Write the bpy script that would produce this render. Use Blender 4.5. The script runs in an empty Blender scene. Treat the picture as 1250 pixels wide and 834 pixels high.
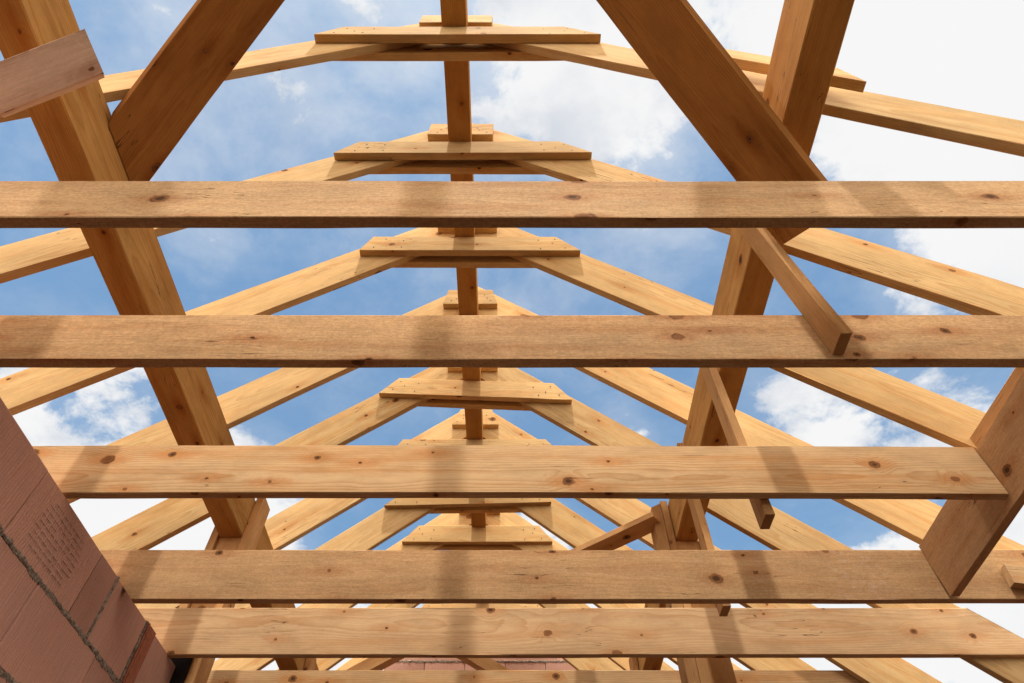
import bpy, math, random
from mathutils import Vector, Matrix, noise as mnoise

random.seed(11)
scene = bpy.context.scene
COL = scene.collection
EYE = 1.55                       # camera height above the attic floor (z = 0)
R = math.radians

# ------------------------------------------------------------------ node helpers
class NT:
    def __init__(self, nt):
        self.nt = nt
    def n(self, typ, **kw):
        nd = self.nt.nodes.new(typ)
        for k, v in kw.items():
            setattr(nd, k, v)
        return nd
    def put(self, sock, v):
        if v is None:
            return
        if hasattr(v, 'is_output'):
            self.nt.links.new(v, sock)
        else:
            sock.default_value = v
    def math(self, op, a, b=None, c=None, clamp=False):
        nd = self.n('ShaderNodeMath', operation=op, use_clamp=clamp)
        self.put(nd.inputs[0], a); self.put(nd.inputs[1], b)
        if c is not None:
            self.put(nd.inputs[2], c)
        return nd.outputs[0]
    def vmath(self, op, a, b=None):
        nd = self.n('ShaderNodeVectorMath', operation=op)
        self.put(nd.inputs[0], a)
        if b is not None:
            self.put(nd.inputs[1], b)
        return nd.outputs['Value'] if op in ('LENGTH', 'DOT_PRODUCT', 'DISTANCE') else nd.outputs['Vector']
    def xyz(self, v):
        nd = self.n('ShaderNodeSeparateXYZ'); self.put(nd.inputs[0], v)
        return nd.outputs
    def comb(self, x, y, z):
        nd = self.n('ShaderNodeCombineXYZ')
        self.put(nd.inputs[0], x); self.put(nd.inputs[1], y); self.put(nd.inputs[2], z)
        return nd.outputs[0]
    def noise(self, vec, scale=1.0, detail=2.0, rough=0.5, dist=0.0):
        nd = self.n('ShaderNodeTexNoise')
        self.put(nd.inputs['Vector'], vec)
        nd.inputs['Scale'].default_value = scale
        nd.inputs['Detail'].default_value = detail
        nd.inputs['Roughness'].default_value = rough
        nd.inputs['Distortion'].default_value = dist
        return nd.outputs['Fac']
    def rng(self, v, a, b, c=0.0, d=1.0, smooth=True):
        nd = self.n('ShaderNodeMapRange', interpolation_type='SMOOTHSTEP' if smooth else 'LINEAR')
        self.put(nd.inputs['Value'], v)
        nd.inputs['From Min'].default_value = a; nd.inputs['From Max'].default_value = b
        nd.inputs['To Min'].default_value = c; nd.inputs['To Max'].default_value = d
        return nd.outputs['Result']
    def mix(self, f, a, b, blend='MIX'):
        nd = self.n('ShaderNodeMix', data_type='RGBA', blend_type=blend)
        self.put(nd.inputs['Factor'], f)
        self.put(nd.inputs['A'] if False else nd.inputs[6], a)
        self.put(nd.inputs[7], b)
        return nd.outputs[2]

def new_mat(name):
    m = bpy.data.materials.new(name)
    m.use_nodes = True
    m.node_tree.nodes.clear()
    return m, NT(m.node_tree)

def finish(m, g, color, rough=0.7, spec=0.25, bump=None, bstr=0.3, bdist=0.002):
    b = g.n('ShaderNodeBsdfPrincipled')
    g.put(b.inputs['Base Color'], color)
    g.put(b.inputs['Roughness'], rough)
    b.inputs['Specular IOR Level'].default_value = spec
    if bump is not None:
        bn = g.n('ShaderNodeBump')
        bn.inputs['Strength'].default_value = bstr
        bn.inputs['Distance'].default_value = bdist
        g.put(bn.inputs['Height'], bump)
        g.put(b.inputs['Normal'], bn.outputs[0])
    o = g.n('ShaderNodeOutputMaterial')
    g.nt.links.new(b.outputs[0], o.inputs['Surface'])
    return m

def c4(c):
    return (c[0], c[1], c[2], 1.0)

# ------------------------------------------------------------------ materials
def wood(name, early, late, ringw=0.0075, contrast=0.55, knot=0.45, saw=0.0, red=(0.36, 0.145, 0.04), grey=0.0, dust=()):
    """Sawn softwood: the log axis is the board's own X axis."""
    m, g = new_mat(name)
    tc = g.n('ShaderNodeTexCoord')
    oi = g.n('ShaderNodeObjectInfo')
    wn = g.n('ShaderNodeTexWhiteNoise', noise_dimensions='1D')
    g.put(wn.inputs['W'], g.math('MULTIPLY', oi.outputs['Random'], 917.0))
    rnd = g.xyz(wn.outputs['Color'])
    x0, y, z = g.xyz(tc.outputs['Object'])[:3]
    x = g.math('ADD', x0, g.math('MULTIPLY', rnd[0], 61.0))
    zz = g.math('ADD', z, g.math('MULTIPLY', rnd[1], 13.0))
    p = g.comb(x, y, zz)
    # knots: round on the face they show on
    ge = g.n('ShaderNodeNewGeometry')
    vt = g.n('ShaderNodeVectorTransform', vector_type='NORMAL', convert_from='WORLD', convert_to='OBJECT')
    g.put(vt.inputs[0], ge.outputs['True Normal'])
    flatf = g.math('GREATER_THAN', g.math('ABSOLUTE', g.xyz(vt.outputs[0])[2]), 0.6)
    qz = g.math('ADD', g.math('MULTIPLY', zz, g.math('SUBTRACT', 1.0, flatf)), g.math('MULTIPLY', g.math('ADD', y, 3.1), flatf))
    sx, sz = 3.6, 8.5
    pk = g.comb(g.math('MULTIPLY_ADD', flatf, 4.37, g.math('MULTIPLY', x, sx)), g.math('MULTIPLY', qz, sz), 0.0)
    vo = g.n('ShaderNodeTexVoronoi', voronoi_dimensions='2D')
    vo.inputs['Scale'].default_value = 1.0
    vo.inputs['Randomness'].default_value = 0.85
    g.put(vo.inputs['Vector'], pk)
    dl = g.vmath('SUBTRACT', pk, vo.outputs['Position'])
    d = g.xyz(dl)
    wob = g.math('MULTIPLY', g.math('SUBTRACT', g.noise(p, 55, 2.0), 0.5), 0.012)
    dist = g.vmath('LENGTH', g.comb(g.math('MULTIPLY', d[0], 0.8 / sx), g.math('DIVIDE', d[1], sz), 0.0))
    dist = g.math('ADD', dist, wob)
    kc = g.xyz(vo.outputs['Color'])
    rk = g.math('MULTIPLY_ADD', g.math('POWER', kc[0], 2.6), 0.017, 0.005)
    dn = g.math('DIVIDE', dist, rk)
    have = g.math('LESS_THAN', kc[1], knot)
    core = g.math('MULTIPLY', g.rng(dn, 1.15, 0.8), have)
    heart = g.math('MULTIPLY', g.rng(dn, 0.8, 0.3), g.math('MULTIPLY', have, g.rng(kc[2], 0.2, 0.6)))
    rim = g.math('MULTIPLY', g.rng(dn, 1.25, 0.95), g.math('MULTIPLY', have, g.rng(dn, 0.6, 0.95)))
    halo = g.math('MULTIPLY', g.rng(dn, 4.2, 0.9), have)
    dfl = g.vmath('LENGTH', g.comb(g.math('MULTIPLY', d[0], 0.26 / sx), g.math('DIVIDE', d[1], sz), 0.0))
    flame = g.math('MULTIPLY', g.rng(g.math('ADD', dfl, g.math('MULTIPLY', wob, 1.5)), 0.034, 0.006), have)
    # growth rings
    y0 = g.math('MULTIPLY_ADD', rnd[2], 0.10, 0.035)
    z0 = g.math('MULTIPLY', g.math('SUBTRACT', rnd[1], 0.5), 0.16)
    slow = g.noise(g.comb(g.math('MULTIPLY', x, 1.1), g.math('MULTIPLY', y, 3.0), g.math('MULTIPLY', zz, 4.0)), 1.0, 2.0)
    quick = g.noise(g.comb(g.math('MULTIPLY', x, 7.0), g.math('MULTIPLY', y, 20.0), g.math('MULTIPLY', zz, 26.0)), 1.0, 3.0)
    rr = g.vmath('LENGTH', g.comb(0.0, g.math('SUBTRACT', y, y0), g.math('SUBTRACT', z, z0)))
    rr = g.math('ADD', rr, g.math('MULTIPLY', slow, 0.06))
    rr = g.math('ADD', rr, g.math('MULTIPLY', quick, 0.007))
    rr = g.math('ADD', rr, g.math('MULTIPLY', halo, 0.016))
    fr = g.math('FRACT', g.math('DIVIDE', rr, ringw))
    band = g.math('MULTIPLY', g.math('POWER', fr, 2.4), g.rng(fr, 1.0, 0.9))
    band = g.math('MULTIPLY', band, g.math('MULTIPLY_ADD', g.noise(g.comb(g.math('MULTIPLY', x, 2.0), y, g.math('MULTIPLY', zz, 9.0)), 1.0, 2.0), 1.3, 0.15))
    fib = g.noise(g.comb(g.math('MULTIPLY', x, 14.0), g.math('MULTIPLY', y, 420.0), g.math('MULTIPLY', zz, 420.0)), 1.0, 2.0, 0.6)
    patch = g.noise(g.comb(g.math('MULTIPLY', x, 1.5), g.math('MULTIPLY', y, 16.0), g.math('MULTIPLY', zz, 22.0)), 1.0, 5.0, 0.6)
    col = g.mix(g.math('MULTIPLY', band, contrast, clamp=True), c4(early), c4(late))
    col = g.mix(g.rng(patch, 0.42, 0.74, 0.0, 0.7), col, c4(red), 'MIX')
    col = g.mix(g.math('MULTIPLY', halo, 0.35), col, c4(red))
    col = g.mix(g.math('MULTIPLY', flame, 0.62), col, c4((red[0] * 0.95, red[1] * 0.85, red[2] * 0.8)))
    # board to board difference
    col = g.mix(g.math('MULTIPLY', rnd[2], 0.30), col, c4((early[0] * 0.86, early[1] * 0.93, early[2] * 1.12)))
    col = g.mix(g.math('MULTIPLY', rnd[1], 0.22), col, c4(late))
    tone = g.math('MULTIPLY_ADD', rnd[0], 0.30, 0.83)
    grime = g.noise(g.comb(g.math('MULTIPLY', x, 3.2), g.math('MULTIPLY', y, 9.0), g.math('MULTIPLY', zz, 8.0)), 1.0, 7.0, 0.72)
    tone = g.math('MULTIPLY', tone, g.rng(grime, 0.33, 0.62, 0.86, 1.06))
    tone = g.math('MULTIPLY', tone, g.math('MULTIPLY_ADD', fib, 0.34, 0.83))
    if saw > 0:
        s1 = g.noise(g.comb(g.math('MULTIPLY', x, 120.0), g.math('MULTIPLY', y, 90.0), g.math('MULTIPLY', zz, 120.0)), 1.0, 3.0, 0.75)
        s2 = g.noise(g.comb(g.math('MULTIPLY', x, 38.0), g.math('MULTIPLY', y, 130.0), g.math('MULTIPLY', zz, 170.0)), 1.0, 4.0, 0.8)
        sw = g.math('ADD', s1, s2)
        tone = g.math('MULTIPLY', tone, g.math('MULTIPLY_ADD', g.math('SUBTRACT', sw, 1.0), saw, 1.0))
        dark = g.math('MULTIPLY', g.rng(s2, 0.62, 0.72), 0.35 * saw)
        col = g.mix(dark, col, c4((0.12, 0.06, 0.03)))
    col = g.mix(1.0, col, g.comb(tone, tone, tone), 'MULTIPLY')
    if grey > 0:
        gp = g.noise(g.comb(g.math('MULTIPLY', x, 1.7), g.math('MULTIPLY', y, 9.0), g.math('MULTIPLY', zz, 7.0)), 1.0, 5.0, 0.65)
        col = g.mix(g.math('MULTIPLY', g.rng(gp, 0.45, 0.75), grey), col, c4((0.30, 0.25, 0.20)))
    col = g.mix(g.math('MULTIPLY', core, 0.85), col, c4((0.20, 0.078, 0.028)))
    col = g.mix(g.math('MULTIPLY', rim, g.rng(g.noise(p, 38, 2.0), 0.35, 0.65, 0.1, 0.8)), col, c4((0.085, 0.034, 0.013)))
    col = g.mix(g.math('MULTIPLY', heart, 0.85), col, c4((0.045, 0.022, 0.012)))
    # resin streaks / fine checks
    ck = g.noise(g.comb(g.math('MULTIPLY', x, 5.0), g.math('MULTIPLY', y, 150.0), g.math('MULTIPLY', zz, 150.0)), 1.0, 1.0)
    col = g.mix(g.rng(ck, 0.755, 0.80, 0.0, 0.55), col, c4((0.13, 0.05, 0.016)))
    cl = g.noise(g.comb(g.math('MULTIPLY', x, 0.9), g.math('MULTIPLY', y, 14.0), g.math('MULTIPLY', zz, 14.0)), 1.0, 3.0, 0.55)
    line = g.rng(g.math('ABSOLUTE', g.math('SUBTRACT', cl, 0.5)), 0.0035, 0.0010)
    where = g.rng(g.noise(g.comb(g.math('MULTIPLY', x, 2.1), g.math('MULTIPLY', y, 2.0), g.math('MULTIPLY', zz, 3.0)), 1.0, 1.0), 0.56, 0.62)
    crack = g.math('MULTIPLY', line, where)
    col = g.mix(g.math('MULTIPLY', crack, 0.75), col, c4((0.07, 0.03, 0.012)))
    # splashes of pale plaster dust at given places along the board
    for (xc, xw, amt) in dust:
        dm = g.rng(g.math('ABSOLUTE', g.math('SUBTRACT', x0, xc)), xw, xw * 0.35)
        fl = g.noise(g.comb(g.math('MULTIPLY', x, 34.0), g.math('MULTIPLY', y, 60.0), g.math('MULTIPLY', zz, 55.0)), 1.0, 7.0, 0.85)
        col = g.mix(g.math('MULTIPLY', g.math('MULTIPLY', dm, g.rng(fl, 0.47, 0.80)), amt), col, c4((0.72, 0.66, 0.60)))
    h = g.math('ADD', g.math('MULTIPLY', fib, 0.6), g.math('MULTIPLY', band, 0.3))
    if saw > 0:
        h = g.math('ADD', h, g.math('MULTIPLY', sw, 0.5 * saw))
    h = g.math('SUBTRACT', h, g.math('MULTIPLY', heart, 0.8))
    h = g.math('SUBTRACT', h, g.math('MULTIPLY', crack, 1.2))
    return finish(m, g, col, 0.92, 0.05, h, 0.4, 0.0012)

PINE = wood('pine_pale', (0.62, 0.415, 0.195), (0.44, 0.24, 0.08), contrast=1.0, knot=0.27, saw=0.12, red=(0.50, 0.235, 0.07))
PINE_J = wood('pine_planed', (0.585, 0.395, 0.215), (0.41, 0.215, 0.085), contrast=1.15, knot=0.6, saw=0.12, red=(0.47, 0.215, 0.07))
ROUGH = wood('pine_rough_sawn', (0.50, 0.295, 0.145), (0.36, 0.185, 0.075), contrast=0.6, knot=0.45, saw=0.55, red=(0.37, 0.17, 0.065), grey=0.12)
ROUGH_DARK = wood('pine_rough_brown', (0.405, 0.25, 0.125), (0.29, 0.16, 0.067), contrast=0.6, knot=0.45, saw=0.9, red=(0.30, 0.14, 0.055), grey=0.12)
ROUGH_MARK = wood('pine_rough_streaked', (0.50, 0.305, 0.15), (0.36, 0.195, 0.08), contrast=0.6, knot=0.5, saw=0.9, red=(0.36, 0.165, 0.065), grey=0.1, dust=((-0.02, 0.022, 0.22),))
ROUGH_DUSTY = wood('pine_rough_dusty', (0.51, 0.315, 0.155), (0.37, 0.20, 0.08), contrast=0.8, knot=0.5, saw=0.7, red=(0.37, 0.17, 0.065), grey=0.1, dust=((1.38, 0.16, 0.5),))
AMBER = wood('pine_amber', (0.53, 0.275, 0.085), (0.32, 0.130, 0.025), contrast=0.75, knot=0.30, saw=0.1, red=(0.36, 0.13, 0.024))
UMBER_SHADE = wood('pine_umber_shade', (0.36, 0.155, 0.042), (0.22, 0.076, 0.015), contrast=0.7, knot=0.22, saw=0.1, red=(0.20, 0.066, 0.013))  # braces' underside shade put into a darker wood colour
TAN = wood('pine_tan', (0.54, 0.30, 0.125), (0.40, 0.19, 0.065), contrast=0.7, knot=0.4, saw=0.16, red=(0.40, 0.18, 0.06))
PINK_BOUNCE = wood('pine_bounce_pink', (0.63, 0.445, 0.325), (0.48, 0.295, 0.19), contrast=0.55, knot=0.55, saw=0.25, red=(0.42, 0.22, 0.13))  # paler tone puts bounce light into the short board's colour

def nail_mat():
    m, g = new_mat('steel_nail')
    b = g.n('ShaderNodeBsdfPrincipled')
    b.inputs['Base Color'].default_value = (0.07, 0.05, 0.045, 1)
    b.inputs['Metallic'].default_value = 0.0
    b.inputs['Roughness'].default_value = 0.8
    o = g.n('ShaderNodeOutputMaterial')
    g.nt.links.new(b.outputs[0], o.inputs['Surface'])
    return m
NAIL = nail_mat()

def clay_mat():
    m, g = new_mat('clay_block')
    tc = g.n('ShaderNodeTexCoord'); ge = g.n('ShaderNodeNewGeometry')
    o = tc.outputs['Object']
    ri = ge.outputs['Random Per Island']
    big = g.noise(o, 5.0, 4.0, 0.6)
    fine = g.noise(o, 140.0, 3.0, 0.6)
    x, y, z = g.xyz(o)[:3]
    jit = g.math('MULTIPLY', g.noise(o, 14.0, 3.0), 0.022)
    # combed vertical scoring left by the extruder
    co = g.math('ADD', g.math('ADD', x, y), jit)
    wv = g.math('SINE', g.math('MULTIPLY', co, 2 * math.pi / 0.0125))
    wmask = g.rng(g.noise(g.comb(g.math('MULTIPLY', co, 3.0), 0.0, g.math('MULTIPLY', z, 3.0)), 1.0, 2.0), 0.35, 0.55)
    wv = g.math('MULTIPLY', g.rng(wv, 0.2, 0.95), wmask)
    scr = g.noise(g.comb(g.math('MULTIPLY', co, 190.0), 0.0, g.math('MULTIPLY', z, 7.0)), 1.0, 3.0, 0.6)
    col = g.mix(ri, c4((0.37, 0.19, 0.135)), c4((0.53, 0.28, 0.195)))
    col = g.mix(g.rng(big, 0.4, 0.7, 0.0, 0.5), col, c4((0.46, 0.255, 0.20)))
    t = g.math('MULTIPLY_ADD', fine, 0.35, 0.82)
    t = g.math('MULTIPLY', t, g.math('MULTIPLY_ADD', scr, 0.6, 0.70))
    t = g.math('SUBTRACT', t, g.math('MULTIPLY', wv, 0.13))
    pit = g.noise(o, 55.0, 3.0, 0.7)
    t = g.math('SUBTRACT', t, g.rng(pit, 0.62, 0.72, 0.0, 0.22))
    col = g.mix(1.0, col, g.comb(t, t, t), 'MULTIPLY')
    # mortar smears and dust
    sm = g.noise(o, 9.0, 6.0, 0.7)
    col = g.mix(g.rng(sm, 0.60, 0.74, 0.0, 0.5), col, c4((0.33, 0.27, 0.22)))
    h = g.math('SUBTRACT', g.math('ADD', fine, scr), g.math('MULTIPLY', wv, 0.6))
    return finish(m, g, col, 0.9, 0.15, h, 0.5, 0.002)
CLAY = clay_mat()

def simple_mat(name, col, col2, scale=20.0, rough=0.9, bstr=0.5, bdist=0.004, stretch=None):
    m, g = new_mat(name)
    tc = g.n('ShaderNodeTexCoord')
    v = tc.outputs['Object']
    if stretch:
        v = g.vmath('MULTIPLY', v, stretch)
    a = g.noise(v, scale, 6.0, 0.65)
    return finish(m, g, g.mix(g.rng(a, 0.3, 0.7), c4(col), c4(col2)), rough, 0.2, a, bstr, bdist)

MORTAR = simple_mat('mortar', (0.10, 0.075, 0.055), (0.36, 0.29, 0.22), 75.0, 0.95, 1.0, 0.012)
REDCLAY = simple_mat('red_clay_recess', (0.27, 0.085, 0.045), (0.36, 0.13, 0.07), 30.0)
STAMP = simple_mat('stamp_grooves', (0.055, 0.03, 0.025), (0.09, 0.05, 0.04), 80.0)
BLACK = simple_mat('shade_black', (0.008, 0.008, 0.009), (0.016, 0.016, 0.017), 25.0, 0.55)
FLOOR_BLACK = simple_mat('bounce_cut_black', (0.012, 0.010, 0.009), (0.020, 0.017, 0.014), 9.0, 0.9, 0.3, 0.002)  # unseen floor made near black to cut bounce onto the undersides
SOIL = simple_mat('trodden_soil', (0.03, 0.026, 0.016), (0.05, 0.05, 0.025), 0.6, 1.0)

# ------------------------------------------------------------------ object helpers
def tag(o, label=None, cat=None, group=None, kind=None):
    if label: o['label'] = label
    if cat: o['category'] = cat
    if group: o['group'] = group
    if kind: o['kind'] = kind
    return o

def link(name, me, parent=None, M=None):
    o = bpy.data.objects.new(name, me)
    COL.objects.link(o)
    if parent is not None:
        o.parent = parent
        if M is not None:
            o.matrix_parent_inverse = Matrix.Identity(4)
            o.matrix_basis = parent.matrix_basis.inverted() @ M
    elif M is not None:
        o.matrix_basis = M
    return o

def empty(name, loc):
    o = bpy.data.objects.new(name, None)
    COL.objects.link(o)
    o.location = W(loc)
    o.empty_display_size = 0.2
    return o

def W(p):
    """structure coordinates (heights measured from the eye) -> world"""
    return Vector((p[0], p[1], p[2] + EYE))

def plank(name, p0, p1, up, th, h, mat, parent=None, cuts=(), ch=0.0022, bow=0.002, nails=None, seed=None, hollow=None):
    """Sawn timber from p0 to p1 (centre line). th = thickness across, h = depth along 'up'.
    cuts: world planes (point, normal); everything on the normal's side is trimmed to the plane at that end."""
    p0, p1, up = W(p0), W(p1), Vector(up)
    ax = (p1 - p0); L = ax.length; ax.normalize()
    zz = (up - ax * up.dot(ax)).normalized()
    yy = zz.cross(ax)
    c = (p0 + p1) / 2
    M = Matrix((( ax.x, yy.x, zz.x, c.x), (ax.y, yy.y, zz.y, c.y), (ax.z, yy.z, zz.z, c.z), (0, 0, 0, 1)))
    Mi = M.inverted()
    sd = seed if seed is not None else random.random() * 100
    a, b = th / 2, h / 2
    prof = [(-a + ch, -b), (a - ch, -b), (a, -b + ch), (a, b - ch), (a - ch, b), (-a + ch, b), (-a, b - ch), (-a, -b + ch)]
    n = max(2, int(L / 0.07))
    verts, faces, mi = [], [], []
    bz = (mnoise.noise(Vector((sd, 1, 5))) * 1.6) * bow
    by = (mnoise.noise(Vector((sd, 7, 2))) * 1.6) * bow
    lims = []
    for (pt, nr) in cuts:
        lims.append((Mi @ W(pt), (Mi.to_3x3() @ Vector(nr)).normalized()))
    for i in range(n + 1):
        t = i / n
        xx = (t - 0.5) * L
        sag = 1 - (2 * t - 1) ** 2
        for k, (py, pz) in enumerate(prof):
            e = k // 2
            w1 = mnoise.noise(Vector((xx * 2.3 + sd * 3, e * 9.1, sd))) * 0.0011
            w2 = mnoise.noise(Vector((xx * 9.0 + sd, e * 5.7, sd + 4))) * 0.0006
            wane = max(0.0, mnoise.noise(Vector((xx * 1.3 + sd * 7, e * 3.3, sd * 2))) - 0.34) * 0.022
            sgy, sgz = (1 if py > 0 else -1), (1 if pz > 0 else -1)
            v = Vector((xx, py + by * sag - sgy * (w1 + wane * 0.6), pz + bz * sag - sgz * (w1 + w2 + wane * 0.6)))
            for (q, nr) in lims:
                if abs(nr.x) > 1e-4:
                    xl = q.x - (nr.y * (v.y - q.y) + nr.z * (v.z - q.z)) / nr.x
                    if nr.x > 0 and v.x > xl: v.x = xl
                    if nr.x < 0 and v.x < xl: v.x = xl
            verts.append(v)
    for i in range(n):
        for k in range(8):
            k2 = (k + 1) % 8
            faces.append((i * 8 + k, i * 8 + k2, (i + 1) * 8 + k2, (i + 1) * 8 + k)); mi.append(0)
    faces.append(tuple(range(7, -1, -1))); mi.append(0)
    faces.append(tuple(n * 8 + k for k in range(8))); mi.append(0)
    # nail heads: little discs a millimetre proud of the face
    for (nx, nz, side) in (nails or ()):
        r = 0.0042
        y = side * (a + 0.0012)
        base = len(verts)
        for k in range(7):
            an = 2 * math.pi * k / 7
            verts.append(Vector((nx + r * math.cos(an), y, nz + r * math.sin(an))))
        for k in range(7):
            an = 2 * math.pi * k / 7
            verts.append(Vector((nx + r * math.cos(an), y - side * 0.002, nz + r * math.sin(an))))
        faces.append(tuple(base + k for k in range(7))); mi.append(1)
        for k in range(7):
            faces.append((base + k, base + (k + 1) % 7, base + 7 + (k + 1) % 7, base + 7 + k)); mi.append(1)
    me = bpy.data.meshes.new(name)
    me.from_pydata([tuple(v) for v in verts], [], faces)
    me.materials.append(mat); me.materials.append(NAIL)
    me.polygons.foreach_set('material_index', mi)
    me.update()
    import bmesh
    bm = bmesh.new(); bm.from_mesh(me)
    bmesh.ops.remove_doubles(bm, verts=bm.verts, dist=1e-6)
    bmesh.ops.recalc_face_normals(bm, faces=bm.faces)
    bm.to_mesh(me); bm.free()
    return link(name, me, parent, M)

# ------------------------------------------------------------------ roof geometry
RX = -0.265                 # ridge line
SL = 0.85                   # roof slope
ZB, ZT = 3.37, 3.69         # apex heights of rafter undersides / tops
def roof_bot(x): return ZB - SL * abs(x - RX)
def roof_top(x): return ZT - SL * abs(x - RX)

TH = 0.038
# front face distance of each truss's tie board, tilt of the tie, tie height offset
TRUSS = [
    # d,    tieL,   tieR,   tie z shift L / R
    (0.649, -0.877, 0.397, 0.0, 0.0),
    (1.190, -0.873, 0.390, 0.0, 0.0),
    (1.738, -0.833, 0.385, 0.0, 0.0),
    (2.284, -0.865, 0.385, 0.0, 0.0),
    (2.812, -0.857, 0.390, 0.030, -0.035),
    (3.372, -0.86, 0.36, 0.0, 0.0),
    (3.905, -0.945, 0.290, -0.010, 0.016),
    (4.395, -0.880, 0.320, 0.015, 0.015),
    (4.950, -0.87, 0.38, 0.0, 0.0),
    (5.495, -0.87, 0.38, 0.0, 0.0),
]
TLAB = [
    'pine roof truss nearest in view, its twin tie boards high above the near joists',
    'second pine roof truss, its tie boards just above the top edge of the nearest joist',
    'third pine roof truss, its tie boards framed between the two nearest joists',
    'fourth pine roof truss, ties hidden behind the second joist, only its apex board showing',
    'fifth pine roof truss with a skewed tie board, between the second and third joists',
    'sixth pine roof truss, apex board and tie top just above the third joist',
    'seventh pine roof truss with a tie board sloping just under the third joist',
    'eighth pine roof truss, its knotty tie just above the fourth joist',
    'ninth pine roof truss, mostly hidden behind the fourth and fifth joists',
    'farthest pine roof truss, standing in front of the brick gable',
]
def mirrored(x): return 2 * RX - x

for i, (d, xl, xr, zl, zr) in enumerate(TRUSS):
    t = empty('roof_truss', (RX, d, 3.1))
    tag(t, TLAB[i], 'roof truss', 'pine roof trusses set out along the ridge')
    dr = d + TH + 0.001 + 0.018              # rafter mid plane
    hperp = (ZT - ZB) * math.cos(math.atan(SL))
    for s in (1, -1):
        xa, xb = RX - s * 0.05, RX + s * 3.02
        zc = (ZB + ZT) / 2
        A = (xa, dr, zc + SL * 0.05); B = (xb, dr, zc - SL * 3.02)
        jz = random.uniform(-0.006, 0.006)
        A = (A[0], A[1], A[2] + jz); B = (B[0], B[1], B[2] + jz)
        plank('rafter', A, B, (0, 0, 1), 0.036, hperp, PINE, t,
              cuts=[((RX, dr, 3), (-s, 0, 0)), ((RX + s * 2.98, dr, 0), (s, 0, 0))], bow=0.008)
    # long tie boards, one each side of the rafters, ends trimmed to the roof slope
    for side, dd in ((-1, d + TH / 2), (1, d + TH + 0.038 + TH / 2)):
        A = (xl, dd, 3.1 + 0.078 + zl); B = (xr, dd, 3.1 + 0.078 + zr)
        jl, jr = random.uniform(-0.012, 0.012), random.uniform(-0.012, 0.012)
        A = (A[0] + jl, A[1], A[2] + jl * 0.4); B = (B[0] + jr, B[1], B[2] + jr * 0.4)
        tz = random.uniform(-0.006, 0.006)
        nl = [] if side > 0 else [(sx * ((xr - xl) / 2 - o), q, -1) for sx in (-1, 1) for (o, q) in
             ((0.08, -0.045), (0.16, -0.005), (0.13, 0.04), (0.24, 0.035), (0.22, -0.05))]
        nl = [(a_ + random.uniform(-0.012, 0.012), b_ + random.uniform(-0.01, 0.01), -1) for (a_, b_, _) in nl]
        plank('tie_board', A, B, (0, 0, 1), TH, 0.156, PINE, t, nails=nl,
              cuts=[((RX, dd, ZT + tz), (SL, 0, 1)), ((RX, dd, ZT + tz), (-SL, 0, 1))])
    # short boards lying over the ridge beam
    zb = [3.345, 3.36, 3.37, 3.385, 3.39, 3.405, 3.41, 3.41, 3.41, 3.41][i]
    dxs = [0.0, -0.005, 0.01, 0.005, 0.0, 0.0, -0.01, 0.0, 0.0, 0.0][i]
    for side, dd in ((-1, d + TH / 2), (1, d + TH + 0.038 + TH / 2)):
        nl = [(sx * o + random.uniform(-0.01, 0.01), q + random.uniform(-0.008, 0.008), -1) for sx in (-1, 1) for (o, q) in ((0.10, -0.02), (0.085, 0.02), (0.13, -0.045))] if side < 0 else []
        plank('apex_board', (RX - 0.172 + dxs, dd, zb + 0.082), (RX + 0.172 + dxs, dd, zb + 0.082), (0, 0, 1), TH, 0.164, PINE, t, nails=nl,
              cuts=[((RX, dd, ZT - 0.022), (SL, 0, 1)), ((RX, dd, ZT - 0.022), (-SL, 0, 1))])
    if i == 0:
        # scab board lapped on to the front of the right rafter
        sb = plank('splice_board', (0.62, d - 0.021, 2.78), (1.215, d - 0.021, 2.26), (0, 0, 1), 0.036, 0.11, PINE, t,
              cuts=[((1.205, d, 2.2), (0.96, 0, 0.28))])

# ridge beam, lying on the ties under the short boards
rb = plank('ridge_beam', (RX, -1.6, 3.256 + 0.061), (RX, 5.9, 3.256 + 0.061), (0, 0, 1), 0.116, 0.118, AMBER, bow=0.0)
tag(rb, 'laminated amber ridge beam running away down the middle over the tie boards', 'beam')

# ------------------------------------------------------------------ purlins and posts
zpb, zpt = 2.123, 2.358
XPL, XPR = -1.5155, 0.9575
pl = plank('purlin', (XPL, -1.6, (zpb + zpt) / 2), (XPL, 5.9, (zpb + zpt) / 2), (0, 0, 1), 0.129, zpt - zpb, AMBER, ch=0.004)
tag(pl, 'heavy timber purlin on the brick wall side, carrying rafters and crossed by a pinkish batten', 'purlin', 'purlins carrying the rafters')
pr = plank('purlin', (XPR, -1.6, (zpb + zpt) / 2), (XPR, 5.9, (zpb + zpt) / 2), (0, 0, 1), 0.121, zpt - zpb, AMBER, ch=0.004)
tag(pr, 'heavy timber purlin with hanger battens nailed to its inner side', 'purlin', 'purlins carrying the rafters')

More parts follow.
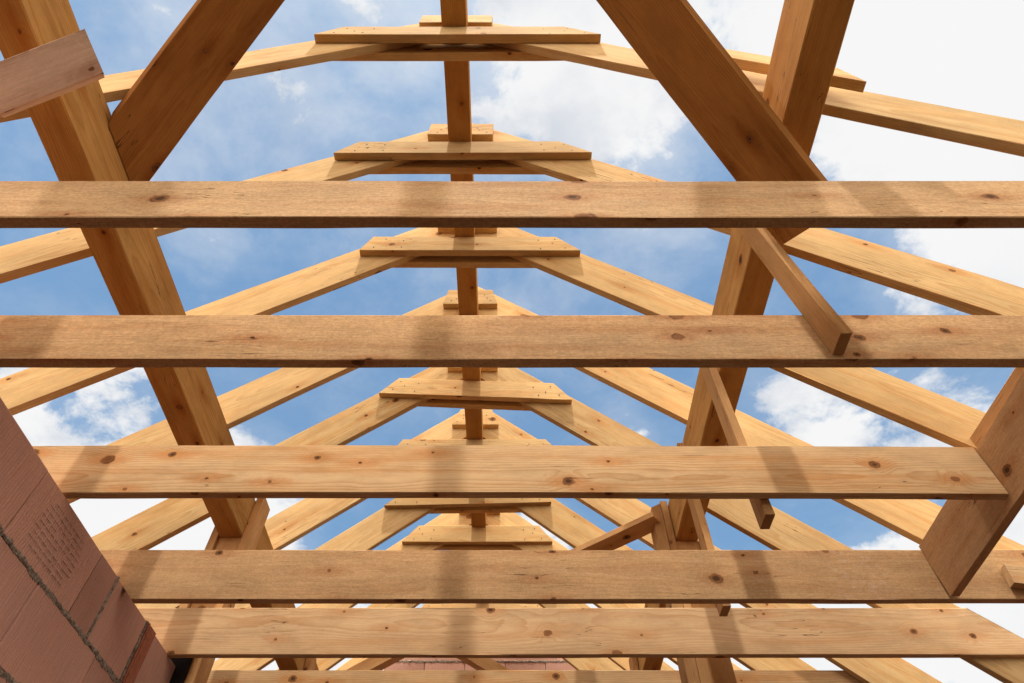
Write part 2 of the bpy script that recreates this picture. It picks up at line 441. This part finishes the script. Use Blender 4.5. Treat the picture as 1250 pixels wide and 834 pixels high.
def post(x, d, label, inner, top_in, top_out, top_pack=None):
    t = empty('purlin_post', (x, d + 0.065, -EYE))
    tag(t, label, 'post', 'posts under the purlins')
    w = 0.128
    plank('post', (x, d + 0.065, -EYE), (x, d + 0.065, zpb - 0.002), (0, 1, 0), w, 0.13, TAN, t, ch=0.004)
    s = inner
    # side planks clasping the post and purlin
    plank('side_plank', (x + s * (w / 2 + 0.022), d + 0.045, -EYE), (x + s * (w / 2 + 0.022), d + 0.045, top_in), (0, 1, 0), 0.040, 0.13, TAN, t)
    if top_pack:
        plank('packing_plank', (x + s * (w / 2 + 0.072), d + 0.036, -EYE), (x + s * (w / 2 + 0.072), d + 0.036, top_pack), (0, 1, 0), 0.054, 0.125, TAN, t,
              cuts=[((x + s * (w / 2 + 0.04), d, top_pack - 0.005), (s * 0.5, 0, 1))])
    plank('side_plank', (x - s * (w / 2 + 0.022), d + 0.045, 1.62), (x - s * (w / 2 + 0.022), d + 0.045, top_out), (0, 1, 0), 0.040, 0.13, TAN, t)
    return t
post(XPL, 2.955, 'timber post with tall side plank at the brick wall end, under the left purlin', 1, 2.39, 2.215)
post(XPR, 2.985, 'timber post under the purlin with hangers, clasped by planks with skewed tops', -1, 2.375, 2.13, 2.36)
post(XPL, 4.56, 'more distant timber post under the left purlin, glimpsed below the fifth joist', 1, 2.30, 2.215)
post(XPR, 4.56, 'more distant timber post under the right purlin, glimpsed below the fifth joist', -1, 2.30, 2.13)

# ------------------------------------------------------------------ ceiling joists
JH, JT = 0.221, 0.033
JO = [
    # d front, bottom z, x0, x1, material, label
    (0.727, 1.469, -2.9, 2.9, ROUGH_DARK, 'rough brown ceiling joist nearest overhead, uppermost of the joists in the photo'),
    (1.154, 1.430, -2.9, 2.9, ROUGH_MARK, 'rough brown ceiling joist second from the top, a hanger batten lapped on its face'),
    (1.749, 1.430, -2.9, 1.703, PINE_J, 'planed pale joist whose end butts against the short trimmer'),
    (2.289, 1.366, -2.9, 2.9, ROUGH_DUSTY, 'ceiling joist behind the trimmer end, fourth from the top, with plaster dust on it'),
    (2.822, 1.4186, -2.9, 2.9, PINE_J, 'knotty golden ceiling joist second from the bottom, sloped at its end'),
    (3.452, 1.431, -1.665, 2.9, PINE_J, 'lowest and farthest ceiling joist, starting beside the wall-side post'),
]
for (d, z, x0, x1, mt, lab) in JO:
    cuts = [((RX, d, ZT - 0.012), (SL, 0, 1)), ((RX, d, ZT - 0.012), (-SL, 0, 1))]
    if lab.startswith('ceiling joist behind'):
        cuts.append(((-1.530, d, 1.428), (-1.0, 0, -1.064)))
    o = plank('ceiling_joist', (x0, d + JT / 2, z + JH / 2), (x1, d + JT / 2, z + JH / 2), (0, 0, 1), JT, JH, mt, cuts=cuts, bow=0.006, ch=0.0025)
    tag(o, lab, 'joist', 'ceiling joists spanning the attic')

# trimmer: two boards laid side by side between the second and fourth joists
t = empty('trimmer', (1.74, 1.8, 1.43))
tag(t, 'short trimmer of doubled boards set at right angles between the joists', 'trimmer')
plank('trimmer_board', (1.742, 1.192, 1.548), (1.706, 2.286, 1.486), (0, 0, 1), 0.034, 0.236, ROUGH, t)
plank('trimmer_board', (1.780, 1.192, 1.612), (1.752, 2.05, 1.600), (0, 0, 1), 0.034, 0.235, TAN, t)

# hanger battens
HG = [
    (0.8775, 1.112, 0.082, 1.447, 2.30, 'hanger batten in front of the second joist, its sawn end showing on the joist', 0.062),
    (0.8775, 1.742 + 0.085, 0.082, 1.375, 2.33, 'hanger batten behind the third joist, its cut end poking out below', 0.0),
    (0.8775, 2.395 + 0.085, 0.080, 1.425, 2.33, 'hanger batten behind the fourth joist, its tip just showing below', 0.0),
]
for (x, d, w, zb, zt, lab, lean) in HG:
    o = plank('hanger_batten', (x + lean, d, zb), (x, d, zt), (0, 1, 0), 0.034, w, TAN)
    tag(o, lab, 'batten', 'battens hanging joists from the purlin')

# wind braces from the purlins up to the ridge beam
k = ZB - SL * RX * -1
def brace(pa, pb, nrm, wd, lab, cuts=()):
    n = Vector(nrm).normalized()
    ax = (Vector(pb) - Vector(pa)).normalized()
    side = n.cross(ax)
    o = plank('wind_brace', pa, pb, side, 0.042, wd, UMBER_SHADE, cuts=cuts)
    tag(o, lab, 'brace', 'wind braces flat under the roof slope')
    return o
# left: lies in the plane of the rafter undersides, foot cut along the purlin
nL = Vector((-SL, 0, 1)).normalized()
def on_left(x, d, off): return (x, d, ZB - 0.004 + SL * (x - RX) - off)
aL = Vector(on_left(-1.432, 0.895, 0.022)); bL = Vector(on_left(-1.012, 0.449, 0.022))
dirL = (bL - aL)
brace(tuple(aL - dirL * 0.3), tuple(aL + dirL * 2.3), nL, 0.222, 'broad brown wind brace running up from the wall-side purlin towards the ridge',
      cuts=[((-1.448, 0, 0), (-1, 0, 0))])
nR = Vector((SL, 0, 1)).normalized()
kR = 2.745
def on_right(x, d): return (x, d, kR - SL * x)
brace((0.990, 0.972, kR - SL * 0.990), (-0.375, -0.425, kR + SL * 0.375), nR, 0.222, 'broad dark wind brace crossing below the hanger-side purlin, its foot behind the nearest joist')

# angled short boards under the purlins
o = plank('purlin_cleat', (-1.222, 0.478, 2.104), (-1.52, 0.566, 1.914), (0.25, 1.0, -0.45), 0.050, 0.126, PINK_BOUNCE, cuts=[((-1.256, 0.49, 2.07), (0.80, -0.03, 0.55))])
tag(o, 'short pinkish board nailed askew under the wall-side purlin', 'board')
o = plank('stay_board', (0.815, 2.945, 2.235), (0.33, 3.345, 2.235), (0, 0, 1), 0.120, 0.036, TAN)
tag(o, 'short slanting board beside the hanger-side post, above the fourth joist', 'board')
o = plank('timber_offcut', (1.952, 2.268, 1.452), (2.28, 2.268, 1.405), (0, 0, 1), 0.035, 0.085, PINE_J)
tag(o, 'little timber offcut nailed to the fourth joist near its right end', 'offcut')

# knee struts by the far ridge
for s, lab in ((-1, 'left one of two slanting struts seen before the far brick gable'), (1, 'right one of two slanting struts seen before the far brick gable')):
    o = plank('knee_strut', (-0.66 + s * 0.02, 5.2, 2.78), (-0.66 + s * 0.75, 5.2, 2.35), (0, 0, 1), 0.10, 0.10, TAN)
    tag(o, lab, 'strut', 'struts before the far gable')

# ------------------------------------------------------------------ masonry
def masonry(name, origin, along, out, courses, label, zbase, ztop_mortar=True, depth=0.24, stamp=None, recess=None, proud_course=None):
    """courses: list of (z0, z1, [joint positions along]); every block its own bevelled prism inside one wall mesh."""
    import bmesh
    al, ou = Vector(along), Vector(out)
    up = Vector((0, 0, 1))
    M = Matrix((( al.x, ou.x, 0, origin[0]), (al.y, ou.y, 0, origin[1]), (0, 0, 1, origin[2] + EYE), (0, 0, 0, 1)))
    verts, faces, mi = [], [], []
    def block(a0, a1, z0, z1, y0, y1, m, bev=0.004):
        base = len(verts)
        r = lambda: random.uniform(-0.0015, 0.0015)
        pts = []
        for (ya, b) in ((y0, 0.0), (y1 - bev, 0.0), (y1, bev)):
            pts.append([(a0 + b + r(), ya, z0 + b + r()), (a1 - b + r(), ya, z0 + b + r()), (a1 - b + r(), ya, z1 - b + r()), (a0 + b + r(), ya, z1 - b + r())])
        for ring in pts:
            verts.extend(ring)
        for q in range(2):
            for k_ in range(4):
                k2 = (k_ + 1) % 4
                faces.append((base + q * 4 + k_, base + q * 4 + k2, base + q * 4 + 4 + k2, base + q * 4 + 4 + k_)); mi.append(m)
        faces.append((base + 3, base + 2, base + 1, base)); mi.append(m)
        faces.append((base + 8, base + 9, base + 10, base + 11)); mi.append(m)
    for (z0, z1, js) in courses:
        for j in range(len(js) - 1):
            a0, a1 = js[j], js[j + 1]
            block(a0 + 0.0015, a1 - 0.0015, z0 + 0.004, z1 - 0.004, -depth, random.uniform(-0.002, 0.001), 0)
        # squeezed-out mortar bed: a lumpy ribbon
        A0, A1 = js[0], js[-1]
        n = int((A1 - A0) / 0.006)
        base = len(verts)
        for q in range(n + 1):
            a = A0 + (A1 - A0) * q / n
            e = 0.001 + 0.006 * max(0, mnoise.noise(Vector((a * 23, z0 * 11, 1))) + 0.25) + 0.004 * mnoise.noise(Vector((a * 120, z0 * 7, 3)))
            hh = 0.004 + 0.009 * (0.5 + mnoise.noise(Vector((a * 31, z0 * 5, 8)))) + 0.008 * mnoise.noise(Vector((a * 130, z0, 5)))
            lo = 0.004 + 0.009 * (0.5 + mnoise.noise(Vector((a * 27, z0 * 3, 18)))) + 0.008 * mnoise.noise(Vector((a * 140, z0, 15)))
            verts.extend([(a, -0.03, z0 + hh), (a, 0.001, z0 + hh), (a, max(0.002, e), z0 + 0.001), (a, 0.001, z0 - lo), (a, -0.03, z0 - lo)])
        for q in range(n):
            for k_ in range(4):
                b0 = base + q * 5 + k_
                faces.append((b0, b0 + 1, b0 + 6, b0 + 5)); mi.append(1)
        # core behind, so no daylight shows through the joints
        block(A0 + 0.01, A1 - 0.01, z0 - 0.004, z1 - 0.006, -depth + 0.01, -0.012, 1)
    me = bpy.data.meshes.new(name)
    me.from_pydata(verts, [], faces)
    for m_ in (CLAY, MORTAR):
        me.materials.append(m_)
    me.polygons.foreach_set('material_index', mi)
    bm = bmesh.new(); bm.from_mesh(me)
    bmesh.ops.recalc_face_normals(bm, faces=bm.faces)
    bm.to_mesh(me); bm.free()
    w = link(name, me, None, M)
    tag(w, label, 'wall', kind='thing')
    return w, M

def extra(name, verts, faces, mat, parent, M):
    me = bpy.data.meshes.new(name)
    me.from_pydata(verts, [], faces)
    me.materials.append(mat)
    return link(name, me, parent, M)

# side wall of clay blocks: runs away from the viewer, joists rest on its top
js0 = [-0.76, -0.28, 0.20, 0.68, 1.15, 1.625, 2.085, 2.235, 2.57, 2.66, 3.0]
js1 = [-0.76, -0.55, -0.05, 0.43, 0.92, 1.40, 1.876, 2.344, 2.62, 3.0]
js2 = [-0.76, -0.29, 0.19, 0.66, 1.14, 1.63, 2.10, 2.58, 3.0]
cr = []
ztop = 1.428
for q in range(12):
    z1 = ztop - 0.25 * q
    z0 = max(z1 - 0.25, -EYE)
    if z1 - z0 < 0.05: break
    cr.append((z0, z1, [js0, js1, js2][q if q < 2 else (2 if q % 2 == 0 else 1)]))
wall, MW = masonry('brick_wall', (-1.52, 0, 0), (0, 1, 0), (1, 0, 0), cr, 'wall of large reddish clay blocks at the left edge with a stamped block', 0)
# stamped grooves on one block: rows of short dashes
vv, ff = [], []
for row in range(9):
    zc = 1.222 + row * 0.0195
    a = 1.705 + (0.03 if row in (0, 8) else 0.0) + random.uniform(0, 0.012)
    end = 1.975 - (0.02 if row in (0, 8) else 0) - random.uniform(0, 0.012)
    while a < end:
        l = random.uniform(0.020, 0.036)
        if not (3 <= row <= 5 and 1.80 < a < 1.87) or random.random() < 0.25:
            b = len(vv)
            hh = random.uniform(0.0007, 0.0012)
            jz = random.uniform(-0.0008, 0.0008)
            for (aa, zz_) in ((a, zc - hh + jz), (a + l, zc - hh + jz), (a + l, zc + hh + jz), (a, zc + hh + jz)):
                vv.append((aa, 0.0022, zz_))
            ff.append((b, b + 1, b + 2, b + 3))
        a += l + random.uniform(0.004, 0.009)
extra('stamped_marking', vv, ff, STAMP, wall, MW)
# red raw recess between two blocks of the top course + lumpy mortar edge before it
def box(v, f, a0, a1, y0, y1, z0, z1):
    b = len(v)
    for (a, y_, z_) in ((a0, y0, z0), (a1, y0, z0), (a1, y1, z0), (a0, y1, z0), (a0, y0, z1), (a1, y0, z1), (a1, y1, z1), (a0, y1, z1)):
        v.append((a, y_, z_))
    for q in ((0, 3, 2, 1), (4, 5, 6, 7), (0, 1, 5, 4), (1, 2, 6, 5), (2, 3, 7, 6), (3, 0, 4, 7)):
        f.append(tuple(b + w_ for w_ in q))
vv, ff = [], []
box(vv, ff, 2.595, 2.660, -0.02, 0.003, 1.186, 1.426)
box(vv, ff, 2.572, 2.585, -0.02, 0.006, 1.186, 1.426)
extra('clay_infill', vv, ff, REDCLAY, wall, MW)
n = 60
for (ac, seed_) in ((2.235, 1.0), (2.560, 4.0)):
    vv, ff = [], []
    base = 0
    for q in range(n + 1):
        z_ = 1.185 + 0.24 * q / n
        wd = 0.006 + 0.009 * max(0, mnoise.noise(Vector((z_ * 22, seed_, 0))) + 0.3) + 0.004 * mnoise.noise(Vector((z_ * 90, seed_, 5)))
        w2 = 0.005 + 0.012 * max(0, mnoise.noise(Vector((z_ * 26, seed_, 9))) + 0.2) + 0.004 * mnoise.noise(Vector((z_ * 80, seed_, 15)))
        vv.extend([(ac - wd, -0.004, z_), (ac - wd * 0.5, 0.005, z_), (ac + w2 * 0.5, 0.006, z_), (ac + w2, -0.004, z_)])
    for q in range(n):
        for k_ in range(3):
            b0 = base + q * 4 + k_
            ff.append((b0, b0 + 1, b0 + 5, b0 + 4))
    extra('mortar_joint', vv, ff, MORTAR, wall, MW)

# outer walls that carry the rafter feet
def courses(z0, z1, a0, a1, off):
    out = []
    q = 0
    z = z1
    while z - z0 > 0.06:
        lo = max(z0, z - 0.25)
        js = [a0]
        a = a0 + (0.24 if (q + off) % 2 else 0.48)
        while a < a1 - 0.05:
            js.append(a); a += 0.48
        js.append(a1)
        out.append((lo, z, js))
        z = lo; q += 1
    return out
masonry('brick_wall', (2.86, 0, 0), (0, 1, 0), (-1, 0, 0), courses(-EYE, 1.02, -0.8, 6.3, 0), 'outer clay block wall under the eaves on the trimmer side', 0)
masonry('brick_wall', (-3.40, 0, 0), (0, 1, 0), (1, 0, 0), courses(-EYE, 1.02, -0.8, 6.3, 1), 'outer clay block wall under the eaves behind the stamped wall', 0)
# far gable, stepped under the roof slope
gc = []
for (z0, z1, hw) in ((2.925, 3.11, 0.80), (2.68, 2.925, 0.90), (2.47, 2.68, 0.98), (2.22, 2.47, 1.27), (1.97, 2.22, 1.55), (1.72, 1.97, 1.85), (1.47, 1.72, 2.14), (1.22, 1.47, 2.42), (0.97, 1.22, 2.7)):
    js = [RX - hw]
    a = RX - hw + (0.24 if int(z0 * 100) % 2 else 0.37)
    while a < RX + hw - 0.08:
        js.append(a); a += 0.37
    js.append(RX + hw)
    gc.append((z0, z1, js))
z = 0.97
while z > -EYE + 0.05:
    lo = max(-EYE, z - 0.25)
    gc.append((lo, z, [-3.3, -2.8, -2.3, -1.8, -1.3, -0.8, -0.3, 0.2, 0.7, 1.2, 1.7, 2.2, 2.75])); z = lo
masonry('brick_gable', (0, 5.95, 0), (1, 0, 0), (0, -1, 0), gc, 'far gable of reddish clay blocks glimpsed between the two lowest joists', 0)

# black sheet standing in for shade on the post by the side wall
vv, ff = [], []
n = 12
for q in range(n + 1):
    t_ = q / n
    for r_ in range(7):
        s_ = r_ / 6
        vv.append((-1.70 + 0.245 * t_, 2.935 + 0.006 * math.sin(9 * t_ + 3 * s_) + 0.004 * s_, 1.05 + 0.46 * s_ + 0.012 * math.sin(7 * t_)))
for q in range(n):
    for r_ in range(6):
        b = q * 7 + r_
        ff.append((b, b + 7, b + 8, b + 1))
me = bpy.data.meshes.new('shade_sheet'); me.from_pydata(vv, [], ff); me.materials.append(BLACK)
mb = link('shade_sheet', me, None, Matrix.Translation((0, 0, EYE)))
sm = mb.modifiers.new('thick', 'SOLIDIFY'); sm.thickness = 0.003
tag(mb, 'black sheet added for the shade on the post at the end of the block wall', 'sheet')

# ------------------------------------------------------------------ floor and ground
def slab(name, x0, x1, y0, y1, z0, z1, mat):
    v, f = [], []
    box(v, f, x0, x1, y0, y1, z0, z1)
    me = bpy.data.meshes.new(name); me.from_pydata(v, [], f); me.materials.append(mat)
    o = link(name, me)
    o['kind'] = 'structure'
    return o
slab('floor', -3.63, 3.09, -3.5, 6.19, -0.22, -0.004, FLOOR_BLACK)
me = bpy.data.meshes.new('ground')
S = 400
me.from_pydata([(-S, -S, -0.26), (S, -S, -0.26), (S, S, -0.26), (-S, S, -0.26)], [], [(0, 1, 2, 3)])
me.materials.append(SOIL)
gd = link('ground', me); gd['kind'] = 'structure'

# ------------------------------------------------------------------ camera
F, PX, PITCH = 785.0, 1250.0, 52.634
cam = bpy.data.cameras.new('camera')
cam.sensor_width = 36.0
cam.lens = 36.0 * F / PX
cam.shift_x = 1.0 / PX
cam.clip_start = 0.02; cam.clip_end = 2000
co = bpy.data.objects.new('camera', cam); COL.objects.link(co)
co.location = (0, 0, EYE)
co.rotation_euler = (R(90 + PITCH), 0, 0)
scene.camera = co

# ------------------------------------------------------------------ sun and sky
SUN_EL = 79.6        # sun behind the viewer, a touch to the left
ld = Vector((0.02, math.cos(R(SUN_EL)), -math.sin(R(SUN_EL)))).normalized()
sl = bpy.data.lights.new('sun', 'SUN')
sl.energy = 3.7; sl.angle = R(2.0); sl.color = (1.0, 0.94, 0.84)
so = bpy.data.objects.new('sun', sl); COL.objects.link(so)
so.rotation_euler = ld.to_track_quat('-Z', 'Y').to_euler()
so.location = (0, -5, 12)

w = bpy.data.worlds.new('World'); scene.world = w
w.use_nodes = True
w.node_tree.nodes.clear()
g = NT(w.node_tree)
sky = g.n('ShaderNodeTexSky', sky_type='NISHITA')
sky.sun_disc = False
sky.sun_elevation = R(SUN_EL)
sky.sun_rotation = math.atan2(-ld.x, -ld.y)
sky.altitude = 200; sky.air_density = 1.0; sky.dust_density = 0.6; sky.ozone_density = 1.6
bgs = g.n('ShaderNodeBackground'); skyc = g.mix(1.0, sky.outputs[0], (0.92, 1.08, 1.0, 1.0), 'MULTIPLY')
g.nt.links.new(skyc, bgs.inputs[0]); bgs.inputs[1].default_value = 0.092
tc = g.n('ShaderNodeTexCoord')
dirv = g.vmath('NORMALIZE', tc.outputs['Generated'])
dx, dy, dz = g.xyz(dirv)[:3]
inv = g.math('DIVIDE', 1.0, g.math('MAXIMUM', g.math('ADD', dz, 0.12), 0.05))
flat = g.comb(g.math('MULTIPLY', dx, inv), g.math('MULTIPLY', dy, inv), 3.7)
def direction(px, py):
    u, v = (px - 624) / F, (417 - py) / F
    p = R(PITCH)
    d = Vector((u, math.cos(p) - v * math.sin(p), math.sin(p) + v * math.cos(p)))
    return d.normalized()
# cloud masses: (bearing given by where they stand, angular size in degrees, weight)
BLOBS = [(1180, 90, 15, 1.0), (1010, 20, 11, 0.9), (1270, 260, 11, 0.9), (720, 40, 13, 0.66), (750, 140, 9, 0.60), (860, 60, 9, 0.6), (470, 40, 6, 0.4), (300, 60, 12, 0.30), (610, 130, 5, 0.40), (455, 5, 4, 0.5),
         (205, 215, 5, 0.36), (250, 300, 4, 0.34), (1180, 360, 8, 0.62), (990, 510, 7.5, 0.68), (1150, 510, 8, 0.45), (1290, 600, 12, 0.5),
         (90, 500, 9, 0.66), (40, 420, 6, 0.25), (250, 640, 11, 0.85), (120, 640, 10, 0.9), (660, 660, 5, 0.6), (510, 500, 4, 0.26), (760, 530, 3.5, 0.30),
         (640, 360, 7, 0.10), (800, 290, 6, 0.15), (330, 130, 10, 0.12), (420, 330, 5, 0.12)]
tot = None
for (bx, by, ang, wt) in BLOBS:
    dd = direction(bx, by)
    dot = g.vmath('DOT_PRODUCT', dirv, (dd.x, dd.y, dd.z))
    m_ = g.rng(dot, math.cos(R(ang)), math.cos(R(ang * 0.15)), 0.0, wt)
    tot = m_ if tot is None else g.math('MAXIMUM', tot, m_)
low = g.rng(dz, 0.56, 0.46, 0.0, 0.85)
tot = g.math('MAXIMUM', tot, low)
tot = g.math('ADD', tot, g.rng(dz, 0.78, 0.99, 0.0, 0.12))
n1 = g.noise(flat, 4.2, 12.0, 0.62, 0.35)
n2 = g.noise(flat, 15.0, 10.0, 0.66, 0.2)
nn = g.math('ADD', g.math('MULTIPLY', n1, 0.7), g.math('MULTIPLY', n2, 0.3))
dens = g.math('ADD', g.math('MULTIPLY', g.math('SUBTRACT', nn, 0.5), 2.4), g.math('MULTIPLY_ADD', tot, 1.15, -0.34))
thin = g.math('MULTIPLY', g.rng(dens, -0.55, 0.35), g.rng(dz, 0.62, 0.97, 0.16, 0.50))
thick = g.rng(dens, 0.04, 0.42)
cov = g.math('MAXIMUM', thin, thick)
shade = g.noise(flat, 6.0, 6.0, 0.6)
shm = g.rng(tot, 0.95, 0.55)
ccol = g.mix(g.math('MULTIPLY', g.rng(shade, 0.42, 0.68), g.math('MULTIPLY', shm, 0.8)), (1.0, 1.0, 1.0, 1), (0.66, 0.71, 0.80, 1))
bgc = g.n('ShaderNodeBackground'); g.nt.links.new(ccol, bgc.inputs[0]); bgc.inputs[1].default_value = 0.465
mx = g.n('ShaderNodeMixShader')
g.nt.links.new(cov, mx.inputs[0]); g.nt.links.new(bgs.outputs[0], mx.inputs[1]); g.nt.links.new(bgc.outputs[0], mx.inputs[2])
# unseen warm glow added behind the viewer as fill for front faces
rear_fill = g.math('MULTIPLY', g.rng(dy, 0.02, -0.45), g.math('MULTIPLY', g.rng(dz, -0.02, 0.12), g.math('MULTIPLY_ADD', nn, 0.8, 0.55)), clamp=True)
bgv = g.n('ShaderNodeBackground'); bgv.inputs[0].default_value = (1.0, 0.90, 0.78, 1); bgv.inputs[1].default_value = 1.55
mv = g.n('ShaderNodeMixShader')
g.nt.links.new(rear_fill, mv.inputs[0]); g.nt.links.new(mx.outputs[0], mv.inputs[1]); g.nt.links.new(bgv.outputs[0], mv.inputs[2])
mx = mv
ow = g.n('ShaderNodeOutputWorld'); g.nt.links.new(mx.outputs[0], ow.inputs['Surface'])

# ------------------------------------------------------------------ view
vs = scene.view_settings
vs.view_transform = 'Standard'; vs.look = 'None'; vs.gamma = 1.0; vs.exposure = 1.0
vs.use_curve_mapping = False
scene.cycles.max_bounces = 8
scene.cycles.diffuse_bounces = 5
scene.cycles.use_denoising = True
